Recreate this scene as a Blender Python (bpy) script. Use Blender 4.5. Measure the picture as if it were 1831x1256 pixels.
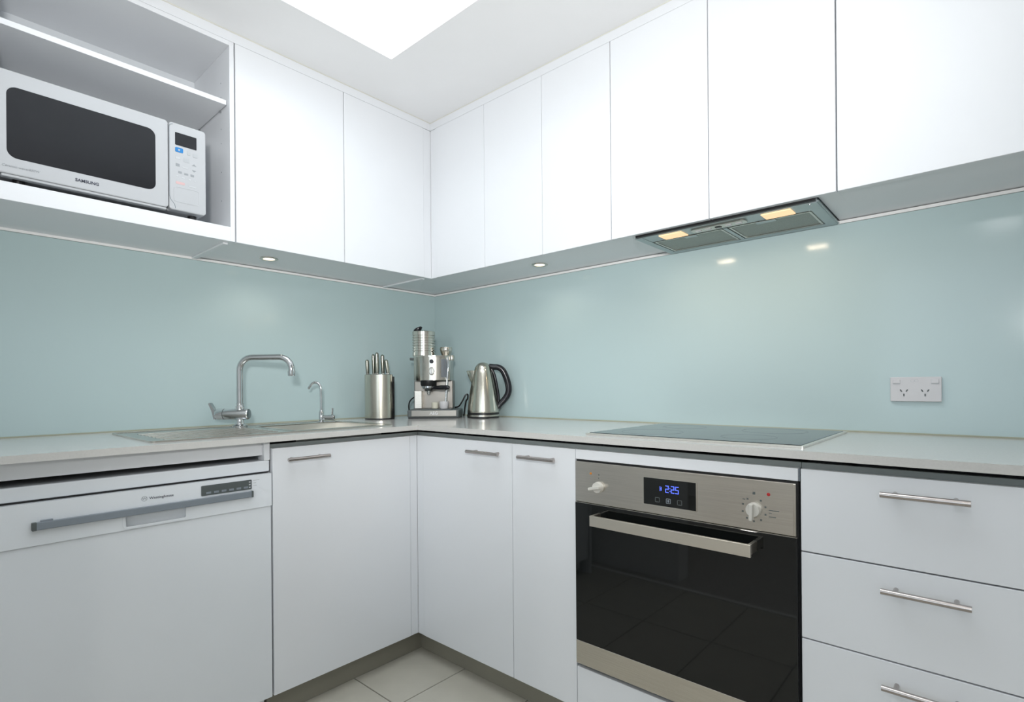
import bpy, bmesh, math, random
from mathutils import Matrix, Vector

random.seed(4)
for o in list(bpy.data.objects):
    bpy.data.objects.remove(o, do_unlink=True)
scene = bpy.context.scene
COL = scene.collection

# ------------------------------------------------------------------ camera
YAW = math.radians(41.6714)
ROLL = math.radians(-0.4701)
FWD = Vector((-math.sin(YAW), math.cos(YAW), 0))
RGT = Vector((math.cos(YAW), math.sin(YAW), 0))
UP = Vector((0, 0, 1))
cx = RGT * math.cos(ROLL) + UP * math.sin(ROLL)
cy = UP * math.cos(ROLL) - RGT * math.sin(ROLL)
cz = -FWD
cam_data = bpy.data.cameras.new('camera')
cam_data.sensor_fit = 'HORIZONTAL'
cam_data.sensor_width = 36.0
cam_data.lens = 959.58 / 1831 * 36.0
cam_data.shift_y = (691.04 - 628.0) / 1831
cam_data.clip_start = 0.02
cam = bpy.data.objects.new('camera', cam_data)
cam.matrix_world = Matrix(((cx.x, cy.x, cz.x, 2.2635), (cx.y, cy.y, cz.y, -1.9146), (cx.z, cy.z, cz.z, 1.0465), (0, 0, 0, 1)))
COL.objects.link(cam)
scene.camera = cam

# ------------------------------------------------------------------ world, daylight, exposure
world = bpy.data.worlds.new('sky')
scene.world = world
world.use_nodes = True
bg = world.node_tree.nodes['Background']
bg.inputs[0].default_value = (0.80, 0.90, 1.0, 1)
bg.inputs[1].default_value = 1.0

def area_light(name, loc, direction, sx, sy, power, color=(1, 1, 1), spread=180):
    d = bpy.data.lights.new(name, 'AREA')
    d.shape = 'RECTANGLE'
    d.size, d.size_y = sx, sy
    d.energy = power
    d.color = color
    d.spread = math.radians(spread)
    o = bpy.data.objects.new(name, d)
    o.location = loc
    o.rotation_euler = Vector(direction).to_track_quat('-Z', 'Y').to_euler()
    COL.objects.link(o)
    return o

# daylight entering by the roof window and by the living-room window
SKX0, SKX1, SKY0, SKY1, SKZ = 0.615, 2.05, -1.70, -0.72, 2.80
area_light('skylight_daylight', ((SKX0 + SKX1) / 2, (SKY0 + SKY1) / 2, SKZ - 0.03), (0, 0, -1),
           SKX1 - SKX0 - 0.06, SKY1 - SKY0 - 0.06, 15, (0.90, 0.96, 1.0))
area_light('window_daylight', (2.45, -4.13, 1.45), (0, 1, 0), 1.9, 1.5, 11, (0.80, 0.92, 1.0))

scene.view_settings.view_transform = 'Standard'
scene.view_settings.look = 'None'
scene.view_settings.gamma = 1.0
scene.view_settings.use_curve_mapping = False
scene.view_settings.exposure = 0.0

# ------------------------------------------------------------------ materials
MATS = {}

def mat(name, col, rough=0.5, metal=0.0, var=0.03, scale=6.0, bump=0.0, bscale=200.0, coat=0.0,
        spec=0.5, stretch=None, emit=None, estr=0.0, trans=0.0, ior=1.45, aniso=0.0):
    if name in MATS:
        return MATS[name]
    m = bpy.data.materials.new(name)
    m.use_nodes = True
    nt = m.node_tree
    b = nt.nodes['Principled BSDF']
    b.inputs['Roughness'].default_value = rough
    b.inputs['Metallic'].default_value = metal
    b.inputs['Specular IOR Level'].default_value = spec
    b.inputs['Coat Weight'].default_value = coat
    b.inputs['Coat Roughness'].default_value = 0.03
    b.inputs['Transmission Weight'].default_value = trans
    b.inputs['IOR'].default_value = ior
    b.inputs['Anisotropic'].default_value = aniso
    tc = nt.nodes.new('ShaderNodeTexCoord')
    src = tc.outputs['Object']
    if stretch:
        mp = nt.nodes.new('ShaderNodeMapping')
        mp.inputs['Scale'].default_value = stretch
        nt.links.new(src, mp.inputs['Vector'])
        src = mp.outputs['Vector']
    nz = nt.nodes.new('ShaderNodeTexNoise')
    nz.inputs['Scale'].default_value = scale
    nz.inputs['Detail'].default_value = 4
    nt.links.new(src, nz.inputs['Vector'])
    rmp = nt.nodes.new('ShaderNodeValToRGB')
    lo = [max(0, c * (1 - var)) for c in col]
    hi = [min(1, c * (1 + var)) for c in col]
    rmp.color_ramp.elements[0].position = 0.3
    rmp.color_ramp.elements[1].position = 0.7
    rmp.color_ramp.elements[0].color = (*lo, 1)
    rmp.color_ramp.elements[1].color = (*hi, 1)
    nt.links.new(nz.outputs['Fac'], rmp.inputs['Fac'])
    nt.links.new(rmp.outputs['Color'], b.inputs['Base Color'])
    if bump:
        n2 = nt.nodes.new('ShaderNodeTexNoise')
        n2.inputs['Scale'].default_value = bscale
        n2.inputs['Detail'].default_value = 3
        nt.links.new(src, n2.inputs['Vector'])
        bp = nt.nodes.new('ShaderNodeBump')
        bp.inputs['Strength'].default_value = bump
        bp.inputs['Distance'].default_value = 0.001
        nt.links.new(n2.outputs['Fac'], bp.inputs['Height'])
        nt.links.new(bp.outputs['Normal'], b.inputs['Normal'])
    if emit:
        b.inputs['Emission Color'].default_value = (*emit, 1)
        b.inputs['Emission Strength'].default_value = estr
    MATS[name] = m
    return m

M_WALL = mat('white_paint', (0.82, 0.82, 0.81), 0.7, var=0.01)
M_CEIL = mat('ceiling_paint', (0.93, 0.93, 0.935), 0.8, var=0.01)
M_LAM = mat('white_laminate', (0.795, 0.812, 0.838), 0.28, var=0.008, scale=3)
M_LAMIN = mat('white_melamine', (0.80, 0.835, 0.86), 0.45, var=0.01)
M_TAUPE = mat('taupe_laminate', (0.275, 0.26, 0.21), 0.5, var=0.04)
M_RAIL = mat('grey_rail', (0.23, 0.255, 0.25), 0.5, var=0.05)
M_GLASS = mat('seafoam_back_painted_glass', (0.515, 0.640, 0.648), 0.13, var=0.012, scale=1.5, spec=0.5)
M_STONE = mat('pale_stone', (0.60, 0.59, 0.565), 0.12, var=0.03, scale=240)
M_GROUT = mat('grout', (0.20, 0.19, 0.17), 0.9)
M_TILE = mat('beige_tile', (0.50, 0.475, 0.405), 0.28, var=0.05, scale=9)
M_CARPET = mat('grey_carpet', (0.42, 0.40, 0.37), 0.95, var=0.2, scale=90, bump=0.4, bscale=400)
M_SEAL = mat('silicone_seal', (0.42, 0.43, 0.33), 0.5)
M_CREAM = mat('cream_sealant', (0.72, 0.71, 0.64), 0.6)
M_STEEL = mat('brushed_steel', (0.62, 0.585, 0.53), 0.26, 1.0, var=0.06, scale=8, stretch=(1, 40, 40))
M_STEELD = mat('satin_steel', (0.56, 0.54, 0.49), 0.20, 1.0, var=0.04, scale=12)
M_SHINE = mat('polished_steel', (0.66, 0.63, 0.57), 0.13, 1.0, var=0.03, scale=10)
M_BOWL = mat('bowl_steel', (0.80, 0.79, 0.74), 0.32, 0.85, var=0.04)
M_DRAIN = mat('drainer_steel', (0.44, 0.43, 0.39), 0.20, 1.0, var=0.05)
M_SILVER = mat('silver_plastic', (0.66, 0.64, 0.59), 0.35, 0.2)
M_OVENH = mat('oven_handle_steel', (0.74, 0.69, 0.61), 0.34, 1.0, var=0.02)
M_KNIFE = mat('knife_handle_steel', (0.36, 0.36, 0.31), 0.28, 1.0, var=0.05)
M_MSTEEL = mat('grey_machine_steel', (0.30, 0.285, 0.26), 0.35, 0.8, var=0.06)
M_BEAD = mat('white_bead', (0.96, 0.95, 0.94), 0.3, var=0.01)
M_CHROME = mat('chrome', (0.62, 0.63, 0.64), 0.05, 1.0, var=0.01)
M_HANDLE = mat('handle_steel', (0.46, 0.42, 0.40), 0.20, 1.0, var=0.03)
M_BLKGLASS = mat('black_glass', (0.006, 0.007, 0.007), 0.035, var=0.05, spec=0.5)
M_HOB = mat('black_ceramic_glass', (0.010, 0.013, 0.015), 0.08, var=0.05, spec=0.34)
M_BLACK = mat('black_plastic', (0.012, 0.012, 0.013), 0.35, var=0.1)
M_BLKSHINE = mat('glossy_black_plastic', (0.012, 0.012, 0.016), 0.18, var=0.1)
M_APPL = mat('white_enamel', (0.775, 0.805, 0.835), 0.22, var=0.008)
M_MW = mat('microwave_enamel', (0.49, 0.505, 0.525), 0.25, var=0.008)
M_MW2 = mat('microwave_key', (0.44, 0.46, 0.48), 0.35, var=0.01)
M_MWGLASS = mat('smoked_microwave_glass', (0.010, 0.011, 0.014), 0.16, var=0.1, spec=0.3)
M_PLASTIC = mat('white_plastic', (0.66, 0.655, 0.67), 0.32, var=0.01)
M_GREY = mat('grey_plastic', (0.22, 0.25, 0.28), 0.3, var=0.05)
M_DGREY = mat('dark_grey_plastic', (0.10, 0.115, 0.115), 0.35, var=0.1)
M_INK = mat('dark_ink', (0.03, 0.035, 0.06), 0.5)
M_GINK = mat('grey_ink', (0.30, 0.32, 0.34), 0.5)
M_LINK = mat('pale_grey_ink', (0.52, 0.54, 0.56), 0.5)
M_BLUE = mat('blue_button', (0.015, 0.20, 0.52), 0.35)
M_RED = mat('red_print', (0.45, 0.02, 0.02), 0.4)
M_ORANGE = mat('orange_print', (0.55, 0.20, 0.03), 0.4)
M_PINK = mat('pink_print', (0.62, 0.42, 0.42), 0.4)
M_LED = mat('blue_led', (0.05, 0.08, 0.5), 0.4, emit=(0.10, 0.16, 1.0), estr=1.6)
M_MESH = mat('grease_filter', (0.30, 0.325, 0.30), 0.45, 0.6, var=0.25, scale=700)
M_HOODF = mat('silver_hood_frame', (0.42, 0.48, 0.49), 0.35, 0.7, var=0.03)
M_LAMPW = mat('warm_lamp_lens', (0.9, 0.8, 0.6), 0.4, emit=(1.0, 0.56, 0.25), estr=0.80)
M_LAMPD = mat('warm_downlight_lens', (0.9, 0.85, 0.75), 0.4, emit=(1.0, 0.84, 0.62), estr=3.0)
M_WHITELED = mat('white_downlight_lens', (0.9, 0.9, 0.9), 0.4, emit=(1.0, 0.97, 0.92), estr=25.0)
M_CLEAR = mat('clear_glass', (0.95, 0.97, 0.97), 0.02, trans=1.0, var=0.0)
M_BRUSHV = mat('brushed_steel_vertical', (0.55, 0.53, 0.46), 0.22, 1.0, var=0.06, scale=10, stretch=(40, 40, 1))

# ------------------------------------------------------------------ mesh helpers
WM = {}

def new_bm():
    return bmesh.new()

def bm_box(bm, lo, hi, bevel=0.0, seg=2):
    lo, hi = [min(a, b) for a, b in zip(lo, hi)], [max(a, b) for a, b in zip(lo, hi)]
    tmp = bmesh.new()
    bmesh.ops.create_cube(tmp, size=1)
    for v in tmp.verts:
        v.co = Vector([(lo[i] + hi[i]) / 2 + v.co[i] * (hi[i] - lo[i]) for i in range(3)])
    if bevel:
        bmesh.ops.bevel(tmp, geom=tmp.edges[:], offset=bevel, segments=seg, profile=0.5, affect='EDGES')
    merge(bm, tmp)
    return bm

def merge(bm, tmp):
    me = bpy.data.meshes.new('tmp')
    tmp.to_mesh(me)
    tmp.free()
    bm.from_mesh(me)
    bpy.data.meshes.remove(me)

def B(lo, hi, bevel=0.0, seg=2):
    return bm_box(new_bm(), lo, hi, bevel, seg)

def boxes(*pairs, bevel=0.0):
    bm = new_bm()
    for lo, hi in pairs:
        bm_box(bm, lo, hi, bevel)
    return bm

def rr_points(u0, u1, v0, v1, r, n=6):
    pts = []
    for (cu, cv, a0) in ((u1 - r, v1 - r, 0), (u0 + r, v1 - r, 90), (u0 + r, v0 + r, 180), (u1 - r, v0 + r, 270)):
        for k in range(n + 1):
            a = math.radians(a0 + 90 * k / n)
            pts.append((cu + r * math.cos(a), cv + r * math.sin(a)))
    return pts

def to3(axis, u, v, w):
    return {'x': (w, u, v), 'y': (u, w, v), 'z': (u, v, w)}[axis]

def prism(pts, axis, w0, w1, bm=None):
    bm = bm or new_bm()
    a = [bm.verts.new(to3(axis, u, v, w0)) for u, v in pts]
    b = [bm.verts.new(to3(axis, u, v, w1)) for u, v in pts]
    n = len(pts)
    bm.faces.new(a)
    bm.faces.new(b[::-1])
    for i in range(n):
        bm.faces.new((a[i], b[i], b[(i + 1) % n], a[(i + 1) % n]))
    bmesh.ops.recalc_face_normals(bm, faces=bm.faces[:])
    return bm

def rprism(axis, u0, u1, v0, v1, w0, w1, r, n=6, edge=0.0):
    bm = prism(rr_points(u0, u1, v0, v1, r, n), axis, w0, w1)
    if edge:
        es = [e for e in bm.edges if len(e.link_faces) == 2 and any(len(f.verts) > 4 for f in e.link_faces)]
        bmesh.ops.bevel(bm, geom=es, offset=edge, segments=2, profile=0.5, affect='EDGES')
    return bm

def rframe(axis, u0, u1, v0, v1, w0, w1, r, t, n=6):
    """rounded rectangular ring of width t"""
    bm = new_bm()
    o = rr_points(u0, u1, v0, v1, r, n)
    i = rr_points(u0 + t, u1 - t, v0 + t, v1 - t, max(r - t, 0.0005), n)
    L = [[bm.verts.new(to3(axis, u, v, w)) for u, v in p] for p, w in ((o, w0), (o, w1), (i, w1), (i, w0))]
    m = len(o)
    for k in range(4):
        A, Bv = L[k], L[(k + 1) % 4]
        for j in range(m):
            bm.faces.new((A[j], A[(j + 1) % m], Bv[(j + 1) % m], Bv[j]))
    bmesh.ops.recalc_face_normals(bm, faces=bm.faces[:])
    return bm

def cells(xs, ys, mask, z0, z1):
    """slab of grid cells (x,y) with mask, closed all round"""
    bm = new_bm()
    V = {}
    def v(i, j, k):
        if (i, j, k) not in V:
            V[i, j, k] = bm.verts.new((xs[i], ys[j], (z0, z1)[k]))
        return V[i, j, k]
    nx, ny = len(xs) - 1, len(ys) - 1
    on = lambda i, j: 0 <= i < nx and 0 <= j < ny and mask(i, j)
    for i in range(nx):
        for j in range(ny):
            if not on(i, j):
                continue
            bm.faces.new((v(i, j, 1), v(i + 1, j, 1), v(i + 1, j + 1, 1), v(i, j + 1, 1)))
            bm.faces.new((v(i, j, 0), v(i, j + 1, 0), v(i + 1, j + 1, 0), v(i + 1, j, 0)))
            if not on(i - 1, j): bm.faces.new((v(i, j, 0), v(i, j, 1), v(i, j + 1, 1), v(i, j + 1, 0)))
            if not on(i + 1, j): bm.faces.new((v(i + 1, j, 0), v(i + 1, j + 1, 0), v(i + 1, j + 1, 1), v(i + 1, j, 1)))
            if not on(i, j - 1): bm.faces.new((v(i, j, 0), v(i + 1, j, 0), v(i + 1, j, 1), v(i, j, 1)))
            if not on(i, j + 1): bm.faces.new((v(i, j + 1, 0), v(i, j + 1, 1), v(i + 1, j + 1, 1), v(i + 1, j + 1, 0)))
    return bm

def lathe(prof, seg=40, center=(0, 0, 0), sx=1.0, sy=1.0, bm=None):
    """prof: (r,z) list, closed at both ends when r==0"""
    bm = bm or new_bm()
    rings = []
    for r, z in prof:
        if r < 1e-6:
            rings.append([bm.verts.new((center[0], center[1], center[2] + z))])
        else:
            rings.append([bm.verts.new((center[0] + r * sx * math.cos(2 * math.pi * k / seg),
                                        center[1] + r * sy * math.sin(2 * math.pi * k / seg), center[2] + z)) for k in range(seg)])
    for A, Bv in zip(rings, rings[1:]):
        for k in range(seg):
            k2 = (k + 1) % seg
            if len(A) == 1 and len(Bv) == 1:
                continue
            if len(A) == 1: bm.faces.new((A[0], Bv[k], Bv[k2]))
            elif len(Bv) == 1: bm.faces.new((A[k], A[k2], Bv[0]))
            else: bm.faces.new((A[k], A[k2], Bv[k2], Bv[k]))
    bmesh.ops.recalc_face_normals(bm, faces=bm.faces[:])
    return bm

def smooth_path(pts, n=6):
    P = [Vector(p) for p in pts]
    out = []
    for i in range(len(P) - 1):
        p0, p1, p2, p3 = P[max(i - 1, 0)], P[i], P[i + 1], P[min(i + 2, len(P) - 1)]
        for k in range(n):
            t = k / n
            out.append(0.5 * ((2 * p1) + (-p0 + p2) * t + (2 * p0 - 5 * p1 + 4 * p2 - p3) * t * t + (-p0 + 3 * p1 - 3 * p2 + p3) * t ** 3))
    out.append(P[-1])
    return out

def tube(path, r, seg=12, bm=None, flat=None):
    """swept round tube; r may be a list; flat=(vector,ratio) squashes the section along vector"""
    bm = bm or new_bm()
    P = [Vector(p) for p in path]
    n = len(P)
    R = r if isinstance(r, (list, tuple)) else [r] * n
    T = [((P[min(i + 1, n - 1)] - P[max(i - 1, 0)]).normalized()) for i in range(n)]
    ref = Vector((0, 0, 1)) if abs(T[0].z) < 0.9 else Vector((1, 0, 0))
    N = (ref - T[0] * ref.dot(T[0])).normalized()
    rings = []
    for i in range(n):
        N = (N - T[i] * N.dot(T[i])).normalized()
        Bn = T[i].cross(N)
        ring = []
        for k in range(seg):
            a = 2 * math.pi * k / seg
            d = (N * math.cos(a) + Bn * math.sin(a)) * R[i]
            if flat:
                fv = Vector(flat[0]).normalized()
                d = d - fv * d.dot(fv) * (1 - flat[1])
            ring.append(bm.verts.new(P[i] + d))
        rings.append(ring)
    for A, Bv in zip(rings, rings[1:]):
        for k in range(seg):
            bm.faces.new((A[k], A[(k + 1) % seg], Bv[(k + 1) % seg], Bv[k]))
    bm.faces.new(rings[0])
    bm.faces.new(rings[-1][::-1])
    bmesh.ops.recalc_face_normals(bm, faces=bm.faces[:])
    return bm

def obj(name, bm, m, parent=None, world=True, smooth=False, label=None):
    """one mesh object; world=True: the bmesh is in world coordinates and is moved into the parent's frame"""
    if parent is not None and world:
        bm.transform(WM[parent.name].inverted())
    me = bpy.data.meshes.new(name)
    bm.to_mesh(me)
    bm.free()
    me.materials.append(m)
    if smooth:
        for p in me.polygons:
            p.use_smooth = True
        try:
            me.set_sharp_from_angle(angle=math.radians(35))
        except Exception:
            pass
    o = bpy.data.objects.new(name, me)
    COL.objects.link(o)
    if parent is not None:
        o.parent = parent
        WM[o.name] = WM[parent.name]
    else:
        WM[o.name] = Matrix.Identity(4)
    if label:
        o['label'] = label
    return o

def thing(name, label, cat, loc, rotz=0.0, group=None):
    o = bpy.data.objects.new(name, None)
    o.empty_display_size = 0.05
    o.location = loc
    o.rotation_euler = (0, 0, rotz)
    COL.objects.link(o)
    o['label'] = label
    o['category'] = cat
    if group:
        o['group'] = group
    WM[o.name] = Matrix.Translation(loc) @ Matrix.Rotation(rotz, 4, 'Z')
    return o

def tag(o, label, cat, group=None):
    o['label'] = label
    o['category'] = cat
    if group:
        o['group'] = group
    return o

def struct(name, bm, m, label=None, parent=None):
    o = obj(name, bm, m, parent)
    if parent is None:
        o['kind'] = 'structure'
    if label:
        o['label'] = label
    return o

def text_bm(s, size, at, right, up, depth=0.0004, align='CENTER', shear=0.0, bold=0.0):
    cu = bpy.data.curves.new('t', 'FONT')
    cu.body = s
    cu.size = size
    cu.align_x = align
    cu.align_y = 'CENTER'
    cu.extrude = depth
    cu.shear = shear
    cu.offset = bold
    cu.resolution_u = 3
    to = bpy.data.objects.new('t', cu)
    COL.objects.link(to)
    dg = bpy.context.evaluated_depsgraph_get()
    me = bpy.data.meshes.new_from_object(to.evaluated_get(dg))
    bm = new_bm()
    bm.from_mesh(me)
    bpy.data.objects.remove(to, do_unlink=True)
    bpy.data.curves.remove(cu)
    bpy.data.meshes.remove(me)
    r, u = Vector(right), Vector(up)
    n = r.cross(u)
    bm.transform(Matrix(((r.x, u.x, n.x, at[0]), (r.y, u.y, n.y, at[1]), (r.z, u.z, n.z, at[2]), (0, 0, 0, 1))))
    return bm

RX, RY = (0, 1, 0), (1, 0, 0)      # reading directions on the left-hand and back-hand fronts
ZUP = (0, 0, 1)

# ------------------------------------------------------------------ room shell
CZ = 2.262                     # ceiling height
XR, YF = 3.6, -4.2             # far ends of the room
floor = struct('floor', B((-0.1, YF - 0.1, -0.06), (XR + 0.1, 0.1, -0.004)), M_GROUT)
TX, TY = 0.305, 0.61
tile_mesh = None
GX, GY = 0.803, -0.855
def tile(x0, x1, y0, y1):
    g = 0.002
    return obj('tile', B((x0 + g, y0 + g, -0.006), (x1 - g, y1 - g, 0.0), 0.0008, 1), M_TILE, floor)
full = {}
i = -3
while GX + i * TX < XR:
    j = -2
    while True:
        x0, x1 = max(GX + i * TX, 0), min(GX + (i + 1) * TX, XR)
        y1, y0 = min(GY - j * TY, 0), max(GY - (j + 1) * TY, -1.92)
        if y1 <= -1.92:
            break
        if x1 - x0 > 0.01 and y1 - y0 > 0.01:
            key = (round(x1 - x0, 3), round(y1 - y0, 3))
            if key in full:
                src, ax, ay = full[key]
                c = src.copy()
                COL.objects.link(c)
                c.parent = floor
                c.location = (x0 - ax, y0 - ay, 0)
            else:
                full[key] = (tile(x0, x1, y0, y1), x0, y0)
        j += 1
    i += 1
struct('floor_carpet', B((0, YF, -0.006), (XR, -1.94, 0.002)), M_CARPET)
struct('trim_1', B((0.0, -1.942, -0.004), (XR, -1.918, 0.005), 0.001), mat('matt_aluminium', (0.78, 0.78, 0.76), 0.5, 0.0))

wall_left = struct('wall_left', B((-0.1, YF - 0.1, 0), (0, 0.1, 2.3)), M_WALL)
wall_back = struct('wall_back', B((0, 0, 0), (XR + 0.1, 0.1, 2.3)), M_WALL)
struct('wall_right', B((XR, YF - 0.1, 0), (XR + 0.1, 0, 2.3)), M_WALL)
struct('wall_nib', B((0, -2.12, 0), (1.03, -2.0, CZ)), M_WALL)
WX0, WX1, WZ0, WZ1 = 1.45, 3.45, 0.65, 2.1
bmw = boxes(((0, YF - 0.1, 0), (WX0, YF, 2.3)), ((WX1, YF - 0.1, 0), (XR, YF, 2.3)),
            ((WX0, YF - 0.1, 0), (WX1, YF, WZ0)), ((WX0, YF - 0.1, WZ1), (WX1, YF, 2.3)))
struct('wall_front', bmw, M_WALL)
win = struct('window_2', boxes(((WX0, YF - 0.08, WZ0), (WX0 + 0.05, YF - 0.02, WZ1)), ((WX1 - 0.05, YF - 0.08, WZ0), (WX1, YF - 0.02, WZ1)),
                               ((WX0, YF - 0.08, WZ0), (WX1, YF - 0.02, WZ0 + 0.05)), ((WX0, YF - 0.08, WZ1 - 0.05), (WX1, YF - 0.02, WZ1)),
                               ((2.43, YF - 0.08, WZ0), (2.48, YF - 0.02, WZ1))), M_WALL)
obj('pane', B((WX0 + 0.05, YF - 0.055, WZ0 + 0.05), (2.43, YF - 0.049, WZ1 - 0.05)), M_CLEAR, win)
obj('pane', B((2.48, YF - 0.055, WZ0 + 0.05), (WX1 - 0.05, YF - 0.049, WZ1 - 0.05)), M_CLEAR, win)

xs = [-0.1, SKX0, SKX1, XR + 0.1]
ys = [YF - 0.1, SKY0, SKY1, 0.1]
ceiling = struct('ceiling', cells(xs, ys, lambda i, j: not (i == 1 and j == 1), CZ, CZ + 0.06), M_CEIL)
t = 0.03
obj('light_well', boxes(((SKX0 - t, SKY0 - t, CZ + 0.06), (SKX0, SKY1 + t, SKZ)), ((SKX1, SKY0 - t, CZ + 0.06), (SKX1 + t, SKY1 + t, SKZ)),
                        ((SKX0, SKY0 - t, CZ + 0.06), (SKX1, SKY0, SKZ)), ((SKX0, SKY1, CZ + 0.06), (SKX1, SKY1 + t, SKZ))), M_CEIL, ceiling)
sky = struct('window_1', boxes(((SKX0 - t, SKY0 - t, SKZ), (SKX0 + 0.03, SKY1 + t, SKZ + 0.05)), ((SKX1 - 0.03, SKY0 - t, SKZ), (SKX1 + t, SKY1 + t, SKZ + 0.05)),
                               ((SKX0, SKY0 - t, SKZ), (SKX1, SKY0 + 0.03, SKZ + 0.05)), ((SKX0, SKY1 - 0.03, SKZ), (SKX1, SKY1 + t, SKZ + 0.05))), M_WALL)
obj('pane', B((SKX0 + 0.03, SKY0 + 0.03, SKZ + 0.02), (SKX1 - 0.03, SKY1 - 0.03, SKZ + 0.026)), M_CLEAR, sky)

# ------------------------------------------------------------------ key planes of the joinery
UL, UR = 0.345, -0.312          # upper door faces: left run x, back run y
BL, BR = 0.598, -0.603          # base door faces
WL, WR = 0.621, -0.616          # worktop front edge
KL, KR = 0.552, -0.552          # kickboard faces
ZU = 1.546                      # underside of the upper doors
ZT = 2.226                      # top of upper doors
DT = 0.018                      # door thickness
XEND, YEND = 2.40, -1.84

# splashbacks
sb = obj('glass_splashback', B((0.0006, YEND, 0.9025), (0.006, -0.0005, 1.5376), 0.0006, 1), M_GLASS)
tag(sb, 'pale sea-green glass splashback behind the sink and taps', 'splashback')
sb = obj('glass_splashback', B((0.0062, -0.006, 0.9025), (XEND, -0.0006, 1.5376), 0.0006, 1), M_GLASS)
tag(sb, 'pale sea-green glass splashback behind the cooktop and power outlet', 'splashback')
struct('trim_2', boxes(((0.006, YEND, 0.8996), (0.009, -0.009, 0.9035))), M_SEAL)
struct('trim_3', boxes(((0.006, -0.009, 0.8996), (XEND, -0.006, 0.9035))), M_SEAL)

struct('trim_6', B((0.0062, YEND, 1.5378), (0.0105, -0.0108, 1.5470), 0.001), M_BEAD)
struct('trim_7', B((0.0062, -0.0105, 1.5378), (XEND, -0.0062, 1.5470), 0.001), M_BEAD)
# cornice strips between the upper doors and the ceiling, with a thin sealant line
c1 = struct('trim_4', B((UL - 0.016, YEND, ZT + 0.001), (UL - 0.001, UR + 0.001, CZ - 0.003)), M_LAM)
obj('sealant', B((UL - 0.012, YEND, CZ - 0.003), (UL + 0.0005, UR + 0.0, CZ - 0.0002)), M_CREAM, c1)
c2 = struct('trim_5', B((UL - 0.001, UR + 0.001, ZT + 0.001), (XEND, UR + 0.016, CZ - 0.003)), M_LAM)
obj('sealant', B((UL - 0.001, UR - 0.0005, CZ - 0.003), (XEND, UR + 0.012, CZ - 0.0002)), M_CREAM, c2)

# ------------------------------------------------------------------ upper cabinets, left run
ZB = 1.549                      # carcass underside
def door_L(parent, y0, y1, z0, z1, face, name='door'):
    return obj(name, B((face - DT, y0, z0), (face, y1, z1), 0.0012), M_LAM, parent)
def door_R(parent, x0, x1, z0, z1, face, name='door'):
    return obj(name, B((x0, face, z0), (x1, face + DT, z1), 0.0012), M_LAM, parent)

oc = thing('open_shelf_cabinet', 'white open-fronted wall cabinet with one shelf, holding the microwave', 'cabinet', (0.0, -1.482, ZU))
obj('side_panel', B((0.001, -1.187, ZU), (UL, -1.1725, ZT), 0.0008), M_LAM, oc)
obj('side_panel', B((0.001, -1.792, ZU), (UL, -1.776, ZT), 0.0008), M_LAM, oc)
obj('back_panel', B((0.001, -1.776, 1.594), (0.010, -1.187, 2.211)), M_LAMIN, oc)
obj('base_board', B((0.010, -1.776, ZU), (UL, -1.187, 1.594), 0.0008), M_LAM, oc)
obj('top_board', B((0.010, -1.776, 2.2105), (UL, -1.187, ZT), 0.0008), M_LAM, oc)
obj('shelf', B((0.010, -1.774, 2.014), (0.325, -1.190, 2.030), 0.0008), M_LAM, oc)
for py in (-1.190, -1.773):
    for px in (0.07, 0.27):
        obj('shelf_peg', tube([(px, py - 0.004, 2.009), (px, py + 0.006 if py < -1.5 else py + 0.003, 2.009)], 0.004, 10), M_CHROME, oc)
for pz in (1.70, 1.80, 1.90, 1.95, 2.06, 2.11):
    obj('peg_hole', tube([(0.27, -1.1872, pz), (0.27, -1.1868, pz)], 0.0022, 8), M_GREY, oc)
obj('joint_strip', B((0.012, -1.2015, ZU - 0.0062), (UL - 0.028, -1.1855, ZU - 0.0002), 0.0006), M_LAM, oc)

uc = thing('wall_cabinet', 'white two-door wall cabinet between the microwave shelf and the corner', 'cabinet', (0.0, -0.757, ZU))
obj('carcass', B((0.001, -1.1705, ZB), (UL - DT - 0.001, -0.3255, ZT)), M_LAM, uc)
door_L(uc, -1.168, -0.7575, ZU, ZT, UL)
door_L(uc, -0.7545, -0.3535, ZU, ZT, UL)
obj('corner_filler', B((UL - DT - 0.003, -0.3515, ZU), (UL - 0.003, -0.3092, ZT), 0.0008), M_LAM, uc)
obj('joint_strip', B((0.012, -0.346, ZU - 0.0040), (UL - 0.028, -0.330, ZB - 0.0002), 0.0006), M_LAM, uc)

# upper cabinets, back run
u1 = thing('wall_cabinet', 'white two-door wall cabinet right beside the inside corner, over the kettle', 'cabinet', (0.69, 0.0, ZU))
obj('carcass', boxes(((0.332, UR + DT + 0.001, ZB), (0.9974, -0.0005, ZT)), ((0.001, -0.325, ZB), (0.331, -0.0005, ZT))), M_LAM, u1)
obj('corner_filler', B((UL - 0.0028, UR + 0.003, ZU), (0.381, UR + 0.021, ZT), 0.0008), M_LAM, u1)
door_R(u1, 0.383, 0.6895, ZU, ZT, UR)
door_R(u1, 0.6915, 0.9965, ZU, ZT, UR)
u2 = thing('wall_cabinet', 'narrow white single-door wall cabinet just left of the rangehood', 'cabinet', (1.148, 0.0, ZU))
obj('carcass', B((0.9975, UR + DT + 0.001, ZB), (1.2974, -0.0005, ZT)), M_LAM, u2)
door_R(u2, 0.9985, 1.2965, ZU, ZT, UR)
u3 = thing('wall_cabinet', 'white two-door wall cabinet directly over the rangehood', 'cabinet', (1.635, 0.0, ZU))
obj('carcass', boxes(((1.2975, UR + DT + 0.001, 1.575), (1.9704, -0.0005, ZT)), ((1.2975, UR + DT + 0.001, ZB), (1.372, -0.0005, 1.575)),
                     ((1.922, UR + DT + 0.001, ZB), (1.9704, -0.0005, 1.575))), M_LAM, u3)
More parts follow.
